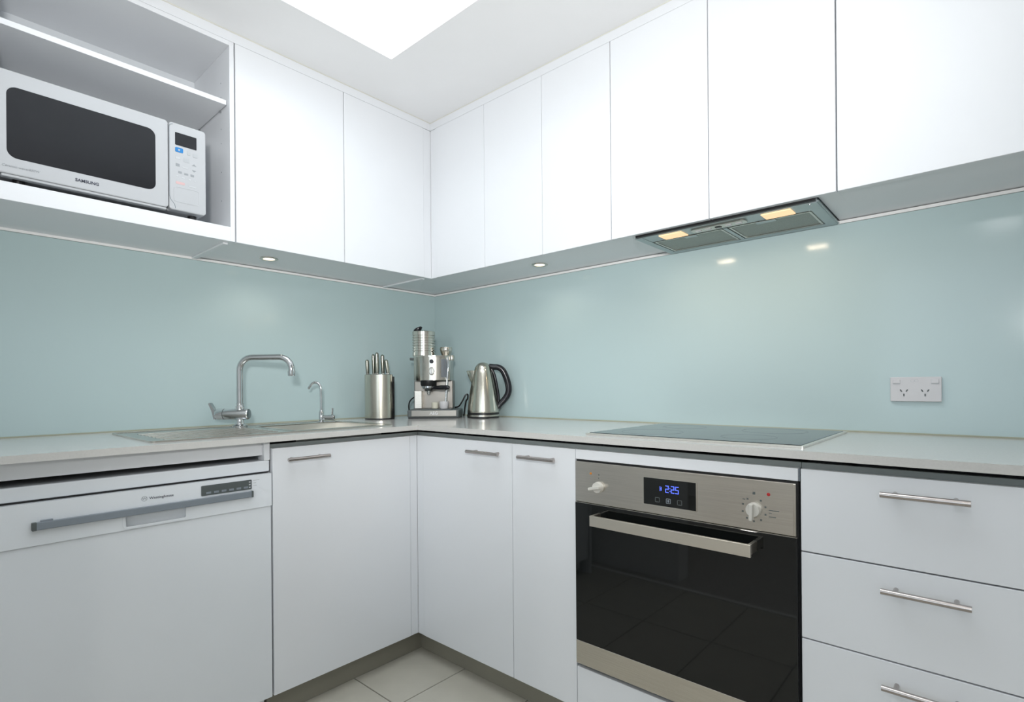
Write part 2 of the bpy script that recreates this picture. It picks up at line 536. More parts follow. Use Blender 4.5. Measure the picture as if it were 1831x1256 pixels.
door_R(u3, 1.2995, 1.6345, ZU, ZT, UR)
door_R(u3, 1.6370, 1.9685, ZU, ZT, UR)
u4 = thing('wall_cabinet', 'white wall cabinet right of the rangehood, over the power outlet', 'cabinet', (2.185, 0.0, ZU))
obj('carcass', B((1.9705, UR + DT + 0.001, ZB), (XEND, -0.0005, ZT)), M_LAM, u4)
door_R(u4, 1.9720, XEND, ZU, ZT, UR)

# downlights in the cabinet undersides
def downlight(x, y, label, power=0.55):
    d = thing('downlight', label, 'downlight', (x, y, ZB), group='downlights under the wall cabinets')
    obj('bezel', lathe([(0.0215, -0.0005), (0.0215, -0.003), (0.030, -0.0045), (0.033, -0.003), (0.034, -0.0002), (0.0215, -0.0002)], 36), M_STEELD, d, world=False, smooth=True)
    obj('lens', lathe([(0, -0.0012), (0.0213, -0.0012), (0.0213, -0.0003), (0, -0.0003)], 30), M_LAMPD, d, world=False)
    L = bpy.data.lights.new('downlight_glow', 'SPOT')
    L.energy = power
    L.color = (1.0, 0.90, 0.76)
    L.spot_size = math.radians(140)
    L.spot_blend = 0.6
    L.shadow_soft_size = 0.015
    lo = bpy.data.objects.new('downlight_glow', L)
    COL.objects.link(lo)
    lo.parent = d
    lo.location = (0, 0, -0.008)
    return d
downlight(0.181, -0.985, 'small round downlight under the cabinet above the sink')
downlight(0.877, -0.179, 'small round downlight under the cabinet above the kettle')

# ------------------------------------------------------------------ rangehood
rh = thing('rangehood', 'silver built-in rangehood with two lit lamps under the wall cabinet', 'rangehood', (1.645, -0.15, 1.536))
obj('frame', boxes(((1.376, -0.283, 1.5365), (1.400, -0.012, 1.573)), ((1.890, -0.283, 1.5365), (1.918, -0.012, 1.573)),
                   ((1.400, -0.040, 1.5365), (1.890, -0.012, 1.573)), ((1.400, -0.283, 1.5385), (1.890, -0.210, 1.573))), M_HOODF, rh)
obj('front_slot', B((1.380, -0.2932, 1.5395), (1.916, -0.2834, 1.560)), M_BLACK, rh)
obj('side_flange', B((1.918, -0.283, 1.5385), (1.9215, -0.012, 1.5425)), M_HOODF, rh)
obj('side_flange', B((1.3725, -0.283, 1.5385), (1.376, -0.012, 1.5425)), M_HOODF, rh)
for x0, x1 in ((1.401, 1.638), (1.652, 1.889)):
    fl = obj('filter', B((x0 + 0.001, -0.208, 1.5395), (x1 - 0.001, -0.042, 1.546)), M_MESH, rh)
    obj('filter_rim', rframe('z', x0 + 0.003, x1 - 0.003, -0.206, -0.044, 1.5372, 1.5400, 0.004, 0.006, 3), M_STEELD, fl)
    xm = (x0 + x1) / 2
    obj('filter_latch', B((xm - 0.035 if x0 > 1.5 else xm - 0.01, -0.205, 1.5350), (xm + 0.02 if x0 > 1.5 else xm + 0.03, -0.186, 1.5385), 0.001), M_HOODF, fl)
obj('divider', B((1.639, -0.209, 1.5365), (1.651, -0.041, 1.545)), M_HOODF, rh)
for x0, x1 in ((1.452, 1.530), (1.770, 1.850)):
    lm = obj('lamp', B((x0, -0.272, 1.5355), (x1, -0.216, 1.5386), 0.0015), M_LAMPW, rh, label='glowing warm rectangular lamp')
    L = bpy.data.lights.new('rangehood_glow', 'AREA')
    L.shape = 'RECTANGLE'
    L.size, L.size_y = 0.06, 0.04
    L.energy = 0.32
    L.color = (1.0, 0.80, 0.58)
    lo = bpy.data.objects.new('rangehood_glow', L)
    COL.objects.link(lo)
    lo.parent = rh
    lo.location = ((x0 + x1) / 2 - 1.645, -0.244 + 0.15, -0.003)
cs = obj('control_strip', rprism('z', 1.556, 1.724, -0.268, -0.230, 1.5335, 1.5384, 0.012, 5, 0.001), M_STEELD, rh)
for k in range(5):
    x = 1.578 + k * 0.031
    obj('switch', B((x - 0.009, -0.256, 1.5318), (x + 0.009, -0.242, 1.5336), 0.001), M_PLASTIC if k != 2 else M_BLACK, cs)
obj('screw', lathe([(0, -0.002), (0.004, -0.002), (0.004, 0.001), (0, 0.001)], 12, (1.899, -0.276, 1.5365)), M_CHROME, rh)

# ------------------------------------------------------------------ worktop (one continuous L, cut out for the sink bowl)
SX0, SX1, SY0, SY1 = 0.120, 0.550, -1.475, -0.680      # sink outline
BX0, BX1, BY0, BY1 = 0.205, 0.520, -1.050, -0.715      # bowl opening
xs = [0.007, BX0 - 0.004, BX1 + 0.004, WL, XEND]
ys = [YEND, BY0 - 0.004, BY1 + 0.004, WR, -0.0065]
wt = obj('worktop', cells(xs, ys, lambda i, j: (i < 3 and not (i == 1 and j == 1)) or j == 3, 0.8813, 0.8995), M_STONE)
tag(wt, 'pale stone worktop running round the corner under sink and cooktop', 'worktop')

# ------------------------------------------------------------------ sink
sk = thing('kitchen_sink', 'stainless steel sink with a left-hand drainer set into the stone worktop', 'sink', (0.33, -1.08, 0.8995))
xs = [SX0, BX0, BX1, SX1]
ys = [SY0, BY0, BY1, SY1]
ZS0, ZS1 = 0.8997, 0.9025
obj('rim_plate', cells(xs, ys, lambda i, j: not (i == 1 and j == 1), ZS0, ZS1), M_DRAIN, sk)
obj('raised_edge', rframe('z', SX0 - 0.002, SX1 + 0.002, SY0 - 0.002, SY1 + 0.002, ZS0, ZS1 + 0.0015, 0.012, 0.008), M_STEELD, sk)
bz = 0.74
obj('bowl', boxes(((BX0 - 0.002, BY0 - 0.002, bz), (BX1 + 0.002, BY1 + 0.002, bz + 0.002)), ((BX0 - 0.002, BY0 - 0.002, bz), (BX0, BY1 + 0.002, ZS0)),
                  ((BX1, BY0 - 0.002, bz), (BX1 + 0.002, BY1 + 0.002, ZS0)), ((BX0, BY0 - 0.002, bz), (BX1, BY0, ZS0)), ((BX0, BY1, bz), (BX1, BY1 + 0.002, ZS0))), M_BOWL, sk)
obj('bowl_lip', rframe('z', BX0 - 0.010, BX1 + 0.010, BY0 - 0.010, BY1 + 0.010, ZS1, ZS1 + 0.001, 0.03, 0.012), M_STEELD, sk)
obj('waste_strainer', lathe([(0, 0.0), (0.04, 0.0), (0.043, 0.003), (0.04, 0.004), (0.0, 0.002)], 30, (0.36, -0.88, bz + 0.002)), M_CHROME, sk, smooth=True)
for k in range(8):
    x = 0.225 + k * 0.037
    obj('drainer_rib', B((x, -1.43, ZS1 - 0.0005), (x + 0.012, -1.10, ZS1 + 0.0016), 0.0009), M_DRAIN, sk)

# ------------------------------------------------------------------ mixer tap (local x runs along the spout)
mt = thing('mixer_tap', 'chrome kitchen mixer tap with square swan spout at the sink', 'tap', (0.149, -1.085, ZS1), YAW)
obj('stem', lathe([(0, 0), (0.027, 0), (0.027, 0.005), (0.017, 0.009), (0.014, 0.02), (0.014, 0.04), (0, 0.04)], 28), M_CHROME, mt, world=False, smooth=True)
bm = tube([(-0.088, 0, 0.0475), (-0.083, 0, 0.0475), (0.030, 0, 0.0475), (0.034, 0, 0.0475)], [0.0185, 0.0205, 0.0205, 0.0185], 28)
bd = obj('body', bm, M_CHROME, mt, world=False, smooth=True)
obj('seam_ring', tube([(-0.058, 0, 0.0475), (-0.056, 0, 0.0475)], 0.0208, 28), M_DGREY, bd, world=False)
pts = [(-0.1085, 0, 0.090), (-0.1150, 0, 0.088), (-0.1030, 0, 0.060), (-0.0950, 0, 0.028), (-0.0885, 0, 0.028), (-0.0885, 0, 0.050), (-0.0950, 0, 0.068)]
bm = prism([(p[0], p[2]) for p in pts], 'y', -0.009, 0.009)
obj('lever', bm, M_CHROME, mt, world=False)
obj('collar', lathe([(0, 0.062), (0.016, 0.062), (0.016, 0.076), (0.0135, 0.080), (0.0135, 0.088), (0, 0.088)], 24), M_CHROME, mt, world=False, smooth=True)
path = [(0, 0, 0.085), (0, 0, 0.15), (0, 0, 0.205)]
for k in range(1, 9):
    a = math.radians(90 * k / 8)
    path.append((0.048 - 0.048 * math.cos(a), 0, 0.213 + 0.048 * math.sin(a)))
path.append((0.10, 0, 0.261))
for k in range(0, 9):
    a = math.radians(90 - 90 * k / 8)
    path.append((0.150 + 0.046 * math.cos(a), 0, 0.215 + 0.046 * math.sin(a)))
path.append((0.196, 0, 0.205))
obj('spout', tube(path, 0.0115, 18), M_CHROME, mt, world=False, smooth=True)
obj('aerator', lathe([(0, 0.190), (0.0128, 0.190), (0.0135, 0.194), (0.0135, 0.208), (0, 0.208)], 22, (0.196, 0, 0)), M_CHROME, mt, world=False, smooth=True)

# filtered-water tap
ft = thing('filter_tap', 'slim chrome filtered-water tap with hooked spout beside the knife block', 'tap', (0.158, -0.760, ZS1), YAW)
obj('stem', lathe([(0, 0), (0.016, 0), (0.016, 0.003), (0.0095, 0.006), (0.0095, 0.042), (0.006, 0.05), (0, 0.05)], 20), M_CHROME, ft, world=False, smooth=True)
path = [(0, 0, 0.045), (0, 0, 0.10), (-0.001, 0, 0.138)]
for k in range(1, 11):
    a = math.radians(145 * k / 10)
    path.append((-0.024 + 0.023 * math.cos(a), 0, 0.140 + 0.027 * math.sin(a)))
path.append((-0.053, 0, 0.141))
obj('spout', tube(path, 0.0052, 12), M_CHROME, ft, world=False, smooth=True)
vb = obj('valve_body', tube([(0.006, 0, 0.019), (0.052, 0, 0.019), (0.055, 0, 0.019)], [0.0095, 0.0105, 0.008], 18), M_CHROME, ft, world=False, smooth=True)
obj('lever', tube([(0.046, 0, 0.026), (0.047, 0, 0.044), (0.048, 0, 0.058)], 0.0032, 10), M_CHROME, vb, world=False, smooth=True)
obj('base_plate', B((-0.012, -0.012, 0), (0.062, 0.012, 0.003), 0.001), M_CHROME, ft, world=False)

# ------------------------------------------------------------------ handles
def bar_handle(parent, c, along, out, length, zc):
    """T-bar handle; c = (x,y) of bar centre on the door face; out = outward unit vector"""
    al, ot = Vector(along), Vector(out)
    cc = Vector((c[0], c[1], zc))
    off = ot * 0.030
    bm = tube([cc + off - al * length / 2, cc + off + al * length / 2], 0.0058, 16)
    h = obj('handle', bm, M_HANDLE, parent, smooth=True, label='brushed steel bar handle')
    for s in (-1, 1):
        p = cc + al * s * length * 0.34
        obj('handle_post', tube([p + ot * 0.0005, p + ot * 0.029], 0.0042, 12), M_HANDLE, parent, smooth=True)
    return h

# ------------------------------------------------------------------ base cabinets
ZD0, ZD1 = 0.090, 0.8585
def carcass_L(parent, y0, y1, x1):
    return obj('carcass', boxes(((0.02, y0, ZD0), (x1, y0 + 0.016, 0.862)), ((0.02, y1 - 0.016, ZD0), (x1, y1, 0.862)),
                                ((0.02, y0 + 0.016, ZD0), (x1, y1 - 0.016, ZD0 + 0.016)), ((0.012, y0, ZD0), (0.02, y1, 0.862))), M_LAMIN, parent)
def carcass_R(parent, x0, x1, y1):
    return obj('carcass', boxes(((x0, y1, ZD0), (x0 + 0.016, -0.02, 0.862)), ((x1 - 0.016, y1, ZD0), (x1, -0.02, 0.862)),
                                ((x0 + 0.016, y1, ZD0), (x1 - 0.016, -0.02, ZD0 + 0.016)), ((x0, -0.02, ZD0), (x1, -0.012, 0.862))), M_LAMIN, parent)

sc_ = thing('base_cabinet', 'white single-door base cabinet beneath the sink bowl, beside the dishwasher', 'cabinet', (0.30, -0.90, 0.0))
carcass_L(sc_, -1.1665, -0.622, BL - 0.036)
d = door_L(sc_, -1.165, -0.6365, ZD0, ZD1, BL)
bar_handle(d, (BL, -1.058), (0, 1, 0), (1, 0, 0), 0.142, 0.822)
obj('corner_filler', B((BL - DT - 0.002, -0.6345, ZD0), (BL - 0.002, -0.6012, ZD1), 0.0008), M_LAM, sc_)
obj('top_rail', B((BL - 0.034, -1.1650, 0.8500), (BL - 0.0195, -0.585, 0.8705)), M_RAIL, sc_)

cc_ = thing('base_cabinet', 'white two-door base cabinet between the corner and the oven', 'cabinet', (0.97, -0.30, 0.0))
carcass_R(cc_, 0.622, 1.3445, BR + 0.036)
obj('corner_filler', B((BL - 0.0018, BR + 0.002, ZD0), (0.633, BR + DT + 0.0015, ZD1), 0.0008), M_LAM, cc_)
d = door_R(cc_, 0.635, 1.0925, ZD0, ZD1, BR)
bar_handle(d, (0.982, BR), (1, 0, 0), (0, -1, 0), 0.150, 0.822)
d = door_R(cc_, 1.0945, 1.3440, ZD0, ZD1, BR)
bar_handle(d, (1.215, BR), (1, 0, 0), (0, -1, 0), 0.146, 0.822)
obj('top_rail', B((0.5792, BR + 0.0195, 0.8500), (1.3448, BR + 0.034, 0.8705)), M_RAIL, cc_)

oh = thing('oven_cabinet', 'white oven housing with panels above and below the built-in oven', 'cabinet', (1.645, -0.30, 0.0))
obj('carcass', boxes(((1.346, BR + 0.036, ZD0), (1.352, -0.02, 0.862)), ((1.9395, BR + 0.036, ZD0), (1.9465, -0.02, 0.862)),
                     ((1.352, BR + 0.036, ZD0), (1.9395, -0.02, ZD0 + 0.016)), ((1.346, -0.02, ZD0), (1.9465, -0.012, 0.862))), M_LAMIN, oh)
door_R(oh, 1.3460, 1.9440, 0.8300, ZD1, BR, 'upper_panel')
door_R(oh, 1.3460, 1.9465, ZD0, 0.2170, BR, 'lower_panel')
obj('top_rail', B((1.3450, BR + 0.0195, 0.8500), (1.9465, BR + 0.034, 0.8705)), M_RAIL, oh)
obj('edge_strip', B((1.9442, BR + 0.004, 0.830), (1.9470, BR + 0.020, ZD1)), M_GREY, oh)

du = thing('drawer_unit', 'white three-drawer base unit right of the oven', 'drawers', (2.17, -0.30, 0.0))
carcass_R(du, 1.948, 2.3885, BR + 0.036)
for z0, z1, hz in ((0.6775, ZD1, 0.825), (0.4865, 0.6745, 0.633), (ZD0, 0.4835, 0.441)):
    d = door_R(du, 1.9495, 2.3870, z0, z1, BR, 'drawer_front')
    bar_handle(d, (2.168, BR), (1, 0, 0), (0, -1, 0), 0.138, hz)
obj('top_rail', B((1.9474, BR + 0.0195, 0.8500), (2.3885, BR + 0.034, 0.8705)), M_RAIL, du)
ep = obj('end_panel', B((2.389, BR, 0.0), (XEND - 0.001, -0.012, 0.8811), 0.0008), M_LAM)
tag(ep, 'white end panel closing the cabinet run past the drawers', 'panel')
ep = obj('end_panel', B((0.012, -1.834, 0.0), (BL - 0.002, -1.818, 0.8811), 0.0008), M_LAM)
tag(ep, 'white end panel closing the cabinet run left of the dishwasher', 'panel')

# kickboards
struct('baseboard_left', B((KL - 0.016, -1.168, 0.0005), (KL, KR + 0.0, ZD0 - 0.0005)), M_TAUPE)
struct('baseboard_back', B((KL, KR, 0.0005), (2.389, KR + 0.016, ZD0 - 0.0005)), M_TAUPE)

# ------------------------------------------------------------------ dishwasher
dw = thing('dishwasher', 'white freestanding dishwasher with a grey handle bar under the worktop', 'dishwasher', (0.30, -1.47, 0.0))
DY0, DY1 = -1.795, -1.1705
obj('tub', B((0.03, DY0 + 0.004, 0.02), (0.545, DY1 - 0.004, 0.785)), M_APPL, dw)
obj('top_lid', B((0.03, DY0, 0.7885), (0.588, DY1, 0.8225), 0.003), M_APPL, dw)
obj('seam', B((0.546, DY0 + 0.003, 0.784), (0.586, DY1 - 0.004, 0.7884)), M_BLACK, dw)
obj('door_panel', B((0.548, DY0, 0.09), (BL, DY1, 0.6836), 0.002), M_APPL, dw)
# control fascia with a finger pocket
FX = 0.602
PY0, PY1, PZ0, PZ1 = -1.548, -1.406, 0.690, 0.720
fa = obj('control_fascia', boxes(((0.546, DY0, 0.684), (FX, PY0, 0.7838)), ((0.546, PY1, 0.684), (FX, DY1, 0.7838)),
                                 ((0.546, PY0, 0.684), (FX, PY1, PZ0)), ((0.546, PY0, PZ1 + 0.001), (FX, PY1, 0.7838)), ((0.546, PY0, PZ0), (0.586, PY1, PZ1 + 0.001))), M_APPL, dw)
obj('finger_pocket', rframe('x', PY0 - 0.004, PY1 + 0.004, PZ0 - 0.004, PZ1 + 0.008, FX - 0.0005, FX + 0.0015, 0.010, 0.006), M_APPL, fa)
obj('handle_bar', rprism('x', -1.728, -1.229, 0.7205, 0.7385, FX + 0.0002, FX + 0.010, 0.002, 3, 0.0015), M_GREY, dw, label='grey full-width handle bar')
obj('bar_end_cap', B((FX, -1.2345, 0.7200), (FX + 0.0108, -1.2290, 0.7390), 0.0008), M_DGREY, dw)
obj('bar_end_cap', B((FX, -1.728, 0.7200), (FX + 0.0108, -1.7195, 0.7390), 0.0008), M_DGREY, dw)
obj('bar_clip', B((FX, -1.712, 0.736), (FX + 0.009, -1.690, 0.7425), 0.0008), M_GREY, dw)
bp = obj('button_panel', rprism('x', -1.369, -1.231, 0.7435, 0.7720, FX + 0.0001, FX + 0.002, 0.002, 3), M_DGREY, dw, label='dark grey button strip')
for k in range(6):
    y = -1.357 + k * 0.0205
    obj('button', B((FX + 0.002, y, 0.7475), (FX + 0.0028, y + 0.013, 0.7535), 0.0004, 1), M_GREY, bp)
for k in range(3):
    obj('indicator', B((FX + 0.002, -1.2395, 0.748 + k * 0.008), (FX + 0.0026, -1.2345, 0.7515 + k * 0.008)), M_LINK, bp)
obj('lettering', text_bm('Westinghouse', 0.0098, (FX + 0.0003, -1.4655, 0.7580), RX, ZUP, align='CENTER'), M_INK, fa)
obj('logo', text_bm('W', 0.0085, (FX + 0.0003, -1.505, 0.7585), RX, ZUP), M_GINK, fa)
obj('logo_ring', rframe('x', -1.5115, -1.4985, 0.752, 0.765, FX - 0.0001, FX + 0.0006, 0.0064, 0.0009, 6), M_GINK, fa)
obj('print', boxes(*[((FX - 0.0001, -1.2255, z), (FX + 0.0003, -1.2255 + w, z + 0.0016)) for z, w in ((0.768, 0.018), (0.760, 0.008), (0.752, 0.010))]), M_LINK, fa)
fs = obj('filler_strip', B((0.560, -1.815, 0.8385), (0.576, -1.1870, 0.8811), 0.0006), M_LAM)
tag(fs, 'white filler strip above the dishwasher under the worktop', 'panel')
fs = obj('filler_post', B((0.545, -1.1865, 0.8230), (0.588, -1.1690, 0.8811), 0.0006), M_LAM)
tag(fs, 'small white post between the filler strip and the sink cabinet', 'panel')

# ------------------------------------------------------------------ oven
ov = thing('wall_oven', 'stainless steel and black glass built-in oven under the cooktop', 'oven', (1.645, -0.30, 0.20))
OX0, OX1 = 1.3475, 1.9425
obj('casing', B((1.356, BR + 0.022, 0.222), (1.936, -0.04, 0.826)), M_BLACK, ov)
obj('trim_gap', B((OX0, BR + 0.004, 0.2275), (OX1 + 0.0015, BR + 0.0215, 0.8285)), M_BLACK, ov)
cp = obj('control_panel', B((OX0, BR - 0.004, 0.7065), (OX1 - 0.002, BR + 0.0038, 0.8245), 0.0015), M_STEEL, ov, label='brushed steel control panel')
FY = BR - 0.004
obj('panel_edge', B((OX1 - 0.0072, FY - 0.0012, 0.7075), (OX1 - 0.0022, FY - 0.0001, 0.8235), 0.0004, 1), M_SHINE, cp)
dp = obj('display', rprism('y', 1.570, 1.713, 0.7300, 0.8005, FY - 0.0018, FY - 0.0002, 0.001, 2), M_BLKGLASS, cp, label='black glass clock display')
obj('display_rim', rframe('y', 1.5675, 1.7155, 0.7275, 0.8030, FY - 0.0012, FY - 0.0001, 0.0015, 0.0025, 2), M_SHINE, cp)
# seven segment clock: 2:25
SEG = {'2': 'abged', '5': 'afgcd', '1': 'bc'}
def digit(bm, ch, x, z, w, h, y, s=0.0018):
    h2 = h / 2
    S = {'a': ((x, z + h - s), (x + w, z + h)), 'g': ((x, z + h2 - s / 2), (x + w, z + h2 + s / 2)), 'd': ((x, z), (x + w, z + s)),
         'f': ((x, z + h2), (x + s, z + h)), 'b': ((x + w - s, z + h2), (x + w, z + h)), 'e': ((x, z), (x + s, z + h2)), 'c': ((x + w - s, z), (x + w, z + h2))}
    for k in SEG[ch]:
        (a, b), (c, d_) = S[k]
        bm_box(bm, (a, y - 0.0003, b), (c, y, d_))
bm = new_bm()
yd = FY - 0.0018
digit(bm, '2', 1.6320, 0.7665, 0.0092, 0.0185, yd)
digit(bm, '2', 1.6475, 0.7665, 0.0088, 0.0185, yd)
digit(bm, '5', 1.6590, 0.7665, 0.0092, 0.0185, yd)
bm_box(bm, (1.6438, yd - 0.0003, 0.7705), (1.6456, yd, 0.7723))
bm_box(bm, (1.6438, yd - 0.0003, 0.7775), (1.6456, yd, 0.7793))
bm_box(bm, (1.6165, yd - 0.0003, 0.7690), (1.6182, yd, 0.7810))
bm_box(bm, (1.6182, yd - 0.0003, 0.7742), (1.6202, yd, 0.7757))
bm_box(bm, (1.6202, yd - 0.0003, 0.7700), (1.6215, yd, 0.7800))
obj('clock_digits', bm, M_LED, dp, label='glowing blue clock digits')
for x, m in ((1.6095, M_DGREY), (1.6400, M_GREY), (1.6705, M_DGREY)):
    obj('touch_key', rframe('y', x - 0.0065, x + 0.0065, 0.7385, 0.7515, yd - 0.0002, yd + 0.0001, 0.002, 0.0014, 3), m, dp)
obj('key_mark', B((1.6375, yd - 0.0002, 0.7415), (1.6425, yd, 0.7485)), M_GREY, dp)
def knob(x, z, ang, r, label):
    k = obj('knob', lathe([(0, 0), (r, 0), (r, 0.004), (r * 0.93, 0.012), (r * 0.90, 0.013), (0, 0.013)], 32), M_SILVER, cp, world=False, smooth=True, label=label)
    M = Matrix.Translation((x, FY - 0.0002, z)) @ Matrix.Rotation(math.radians(90), 4, 'X')
    k.data.transform(WM[cp.name].inverted() @ M)
    bm = B((-r * 1.35, -0.0038, 0.008), (r * 0.95, 0.0038, 0.026), 0.0016)
    bm.transform(M @ Matrix.Rotation(math.radians(ang), 4, 'Z'))
    obj('knob_grip', bm, M_SILVER, cp)
knob(1.4285, 0.7560, 12, 0.0160, 'round steel timer knob')
knob(1.8515, 0.7545, 88, 0.0165, 'round steel function knob')
obj('indicator', lathe([(0, 0), (0.0035, 0), (0.003, 0.0015), (0, 0.002)], 14), M_ORANGE, cp, world=False).data.transform(WM[cp.name].inverted() @ Matrix.Translation((1.4015, FY, 0.7925)) @ Matrix.Rotation(math.radians(90), 4, 'X'))
obj('indicator', lathe([(0, 0), (0.004, 0), (0.0035, 0.0015), (0, 0.002)], 14), M_RED, cp, world=False).data.transform(WM[cp.name].inverted() @ Matrix.Translation((1.8835, FY, 0.7935)) @ Matrix.Rotation(math.radians(90), 4, 'X'))
bm = new_bm()
for k in range(9):
    a = math.radians(35 + k * 36.5)
    x, z = 1.8515 + 0.0265 * math.sin(a), 0.7545 + 0.0275 * math.cos(a)
    bm_box(bm, (x - 0.002, FY - 0.0003, z - 0.002), (x + 0.002, FY, z + 0.002))
bm_box(bm, (1.8485, FY - 0.0003, 0.7895), (1.8545, FY, 0.7955))
for z, x0, w in ((0.7565, 1.884, 0.022), (0.7500, 1.884, 0.006), (0.7415, 1.884, 0.015), (0.775, 1.826, 0.006)):
    bm_box(bm, (x0, FY - 0.0003, z), (x0 + w, FY, z + 0.0018))
bm_box(bm, (1.4275, FY - 0.0003, 0.7895), (1.4300, FY, 0.7930))
bm_box(bm, (1.4275, FY - 0.0003, 0.7800), (1.4290, FY, 0.7830))
obj('dial_print', bm, M_DGREY, cp)['kind'] = 'stuff'
od = obj('oven_door', B((OX0, BR - 0.006, 0.2990), (OX1, BR + 0.0038, 0.7035), 0.0012), M_BLKGLASS, ov, label='black glass oven door')
obj('door_edge', B((OX0, BR - 0.0045, 0.7035), (OX1, BR + 0.0036, 0.7050)), M_STEELD, od)
obj('bottom_trim', B((OX0, BR - 0.0065, 0.2300), (OX1, BR + 0.0038, 0.2988), 0.0012), M_STEEL, ov, label='brushed steel strip along the door foot')
oh_ = obj('door_handle', B((1.4275, -0.6560, 0.6545), (1.8585, -0.6480, 0.6835), 0.001), M_OVENH, od, label='flat steel oven door handle')
for x in (1.4275, 1.8505):
    obj('handle_bracket', B((x, -0.6480, 0.6600), (x + 0.008, BR - 0.0062, 0.6835), 0.001), M_OVENH, od)

# ------------------------------------------------------------------ cooktop
ck = thing('cooktop', 'black ceramic glass cooktop with a steel rim on the worktop above the oven', 'cooktop', (1.647, -0.31, 0.8995))
obj('steel_rim', rframe('z', 1.352, 1.947, -0.561, -0.061, 0.8997, 0.9042, 0.005, 0.013, 3), M_BOWL, ck)
obj('glass_top', rprism('z', 1.360, 1.939, -0.552, -0.070, 0.9000, 0.9055, 0.004, 3, 0.0012), M_HOB, ck)
M_RINGS = mat('zone_print', (0.06, 0.065, 0.068), 0.2)
for x, y, r in ((1.50, -0.42, 0.09), (1.50, -0.19, 0.07), (1.78, -0.42, 0.07), (1.78, -0.19, 0.09)):
    bm = lathe([(r - 0.0015, 0), (r, 0), (r, 0.0001), (r - 0.0015, 0.0001), (r - 0.0015, 0)], 48, (x, y, 0.9055))
    obj('cooking_zone', bm, M_RINGS, ck)

# ------------------------------------------------------------------ power outlet
po = thing('power_outlet', 'white double power outlet on the glass splashback', 'outlet', (2.106, -0.006, 1.028))
obj('plate', rprism('y', 2.0475, 2.1645, 0.9935, 1.0635, -0.0165, -0.0063, 0.002, 3, 0.0015), M_PLASTIC, po)
py = -0.0165
for x in (2.0625, 2.1500):
    rk = obj('rocker_switch', B((x - 0.0085, py - 0.0022, 1.0455), (x + 0.0085, py + 0.0005, 1.0565), 0.0008), M_PLASTIC, po)
    obj('rocker_shade', B((x - 0.0085, py - 0.0012, 1.0430), (x + 0.0085, py, 1.0452)), M_LINK, rk)
for x in (2.0795, 2.1280):
    bm = new_bm()
    for dx, dz, ang in ((-0.0068, 0.0062, -32), (0.0068, 0.0062, 32), (0, -0.0062, 0)):
        tmp = B((-0.0015, -0.0004, -0.0036), (0.0015, 0.0002, 0.0036))
        tmp.transform(Matrix.Translation((x + dx, py - 0.0003, 1.0185 + dz)) @ Matrix.Rotation(math.radians(ang), 4, 'Y'))
        merge(bm, tmp)
    obj('socket_slots', bm, M_DGREY, po)
bm = new_bm()
for x in (2.0995, 2.1085):
    me_ = rframe('y', x - 0.0045, x + 0.0045, 1.0490, 1.0570, py - 0.0003, py, 0.0035, 0.0006, 4)
    merge(bm, me_)
obj('logo', bm, M_LINK, po)

# ------------------------------------------------------------------ microwave
mw = thing('microwave_oven', 'white microwave oven with a dark window in the open wall cabinet', 'microwave', (0.18, -1.513, 1.594))
MY0, MY1, MZ0, MZ1, MX = -1.764, -1.2625, 1.6125, 1.8890, 0.345
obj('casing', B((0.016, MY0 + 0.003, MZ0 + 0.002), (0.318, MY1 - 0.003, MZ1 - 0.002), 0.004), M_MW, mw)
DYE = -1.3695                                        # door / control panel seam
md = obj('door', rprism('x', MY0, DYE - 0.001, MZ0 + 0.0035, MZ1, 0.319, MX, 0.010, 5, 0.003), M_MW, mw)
obj('window', rprism('x', -1.7415, -1.4050, 1.6590, 1.8475, MX - 0.002, MX + 0.0006, 0.022, 8, 0.0004), M_MWGLASS, md, label='smoked dark door window')
obj('door_lip', B((0.322, MY0 + 0.012, MZ0 - 0.0035), (0.342, DYE - 0.006, MZ0 + 0.0034), 0.002), M_MW, md)
obj('lettering', text_bm('SAMSUNG', 0.0118, (MX + 0.0004, -1.5735, 1.6385), RX, ZUP, bold=0.0003), M_INK, md)
obj('model_lettering', text_bm('Ceramic wave/850W', 0.0088, (MX + 0.0004, -1.7140, 1.6365), RX, ZUP, shear=0.25), M_GINK, md)
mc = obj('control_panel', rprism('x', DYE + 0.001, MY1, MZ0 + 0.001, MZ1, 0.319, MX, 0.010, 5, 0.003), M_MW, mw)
obj('panel_groove', tube([(MX + 0.0002, DYE + 0.012, MZ1 - 0.006), (MX + 0.0002, DYE + 0.004, MZ1 - 0.010), (MX + 0.0002, DYE + 0.0015, MZ1 - 0.018), (MX + 0.0002, DYE + 0.0015, MZ0 + 0.045),
                          (MX + 0.0002, DYE + 0.006, MZ0 + 0.030), (MX + 0.0002, DYE + 0.016, MZ0 + 0.018), (MX + 0.0002, DYE + 0.018, MZ0 + 0.006)], 0.0008, 6), M_GREY, mc)
obj('display', rprism('x', -1.3515, -1.2900, 1.8200, 1.8600, MX - 0.001, MX + 0.0006, 0.002, 3), M_MWGLASS, mc, label='dark digital display')
obj('key', rprism('x', -1.3515, -1.3290, 1.7980, 1.8130, MX - 0.001, MX + 0.001, 0.003, 3), M_BLUE, mc, label='blue start key')
obj('key_mark', B((MX + 0.001, -1.3430, 1.803), (MX + 0.0013, -1.3380, 1.808)), M_MW2, mc)
for y0, y1, z0, z1 in ((-1.318, -1.308, 1.797, 1.810), (-1.301, -1.287, 1.795, 1.807)):
    obj('key', rprism('x', y0, y1, z0, z1, MX - 0.001, MX + 0.0008, 0.002, 3), M_MW2, mc)
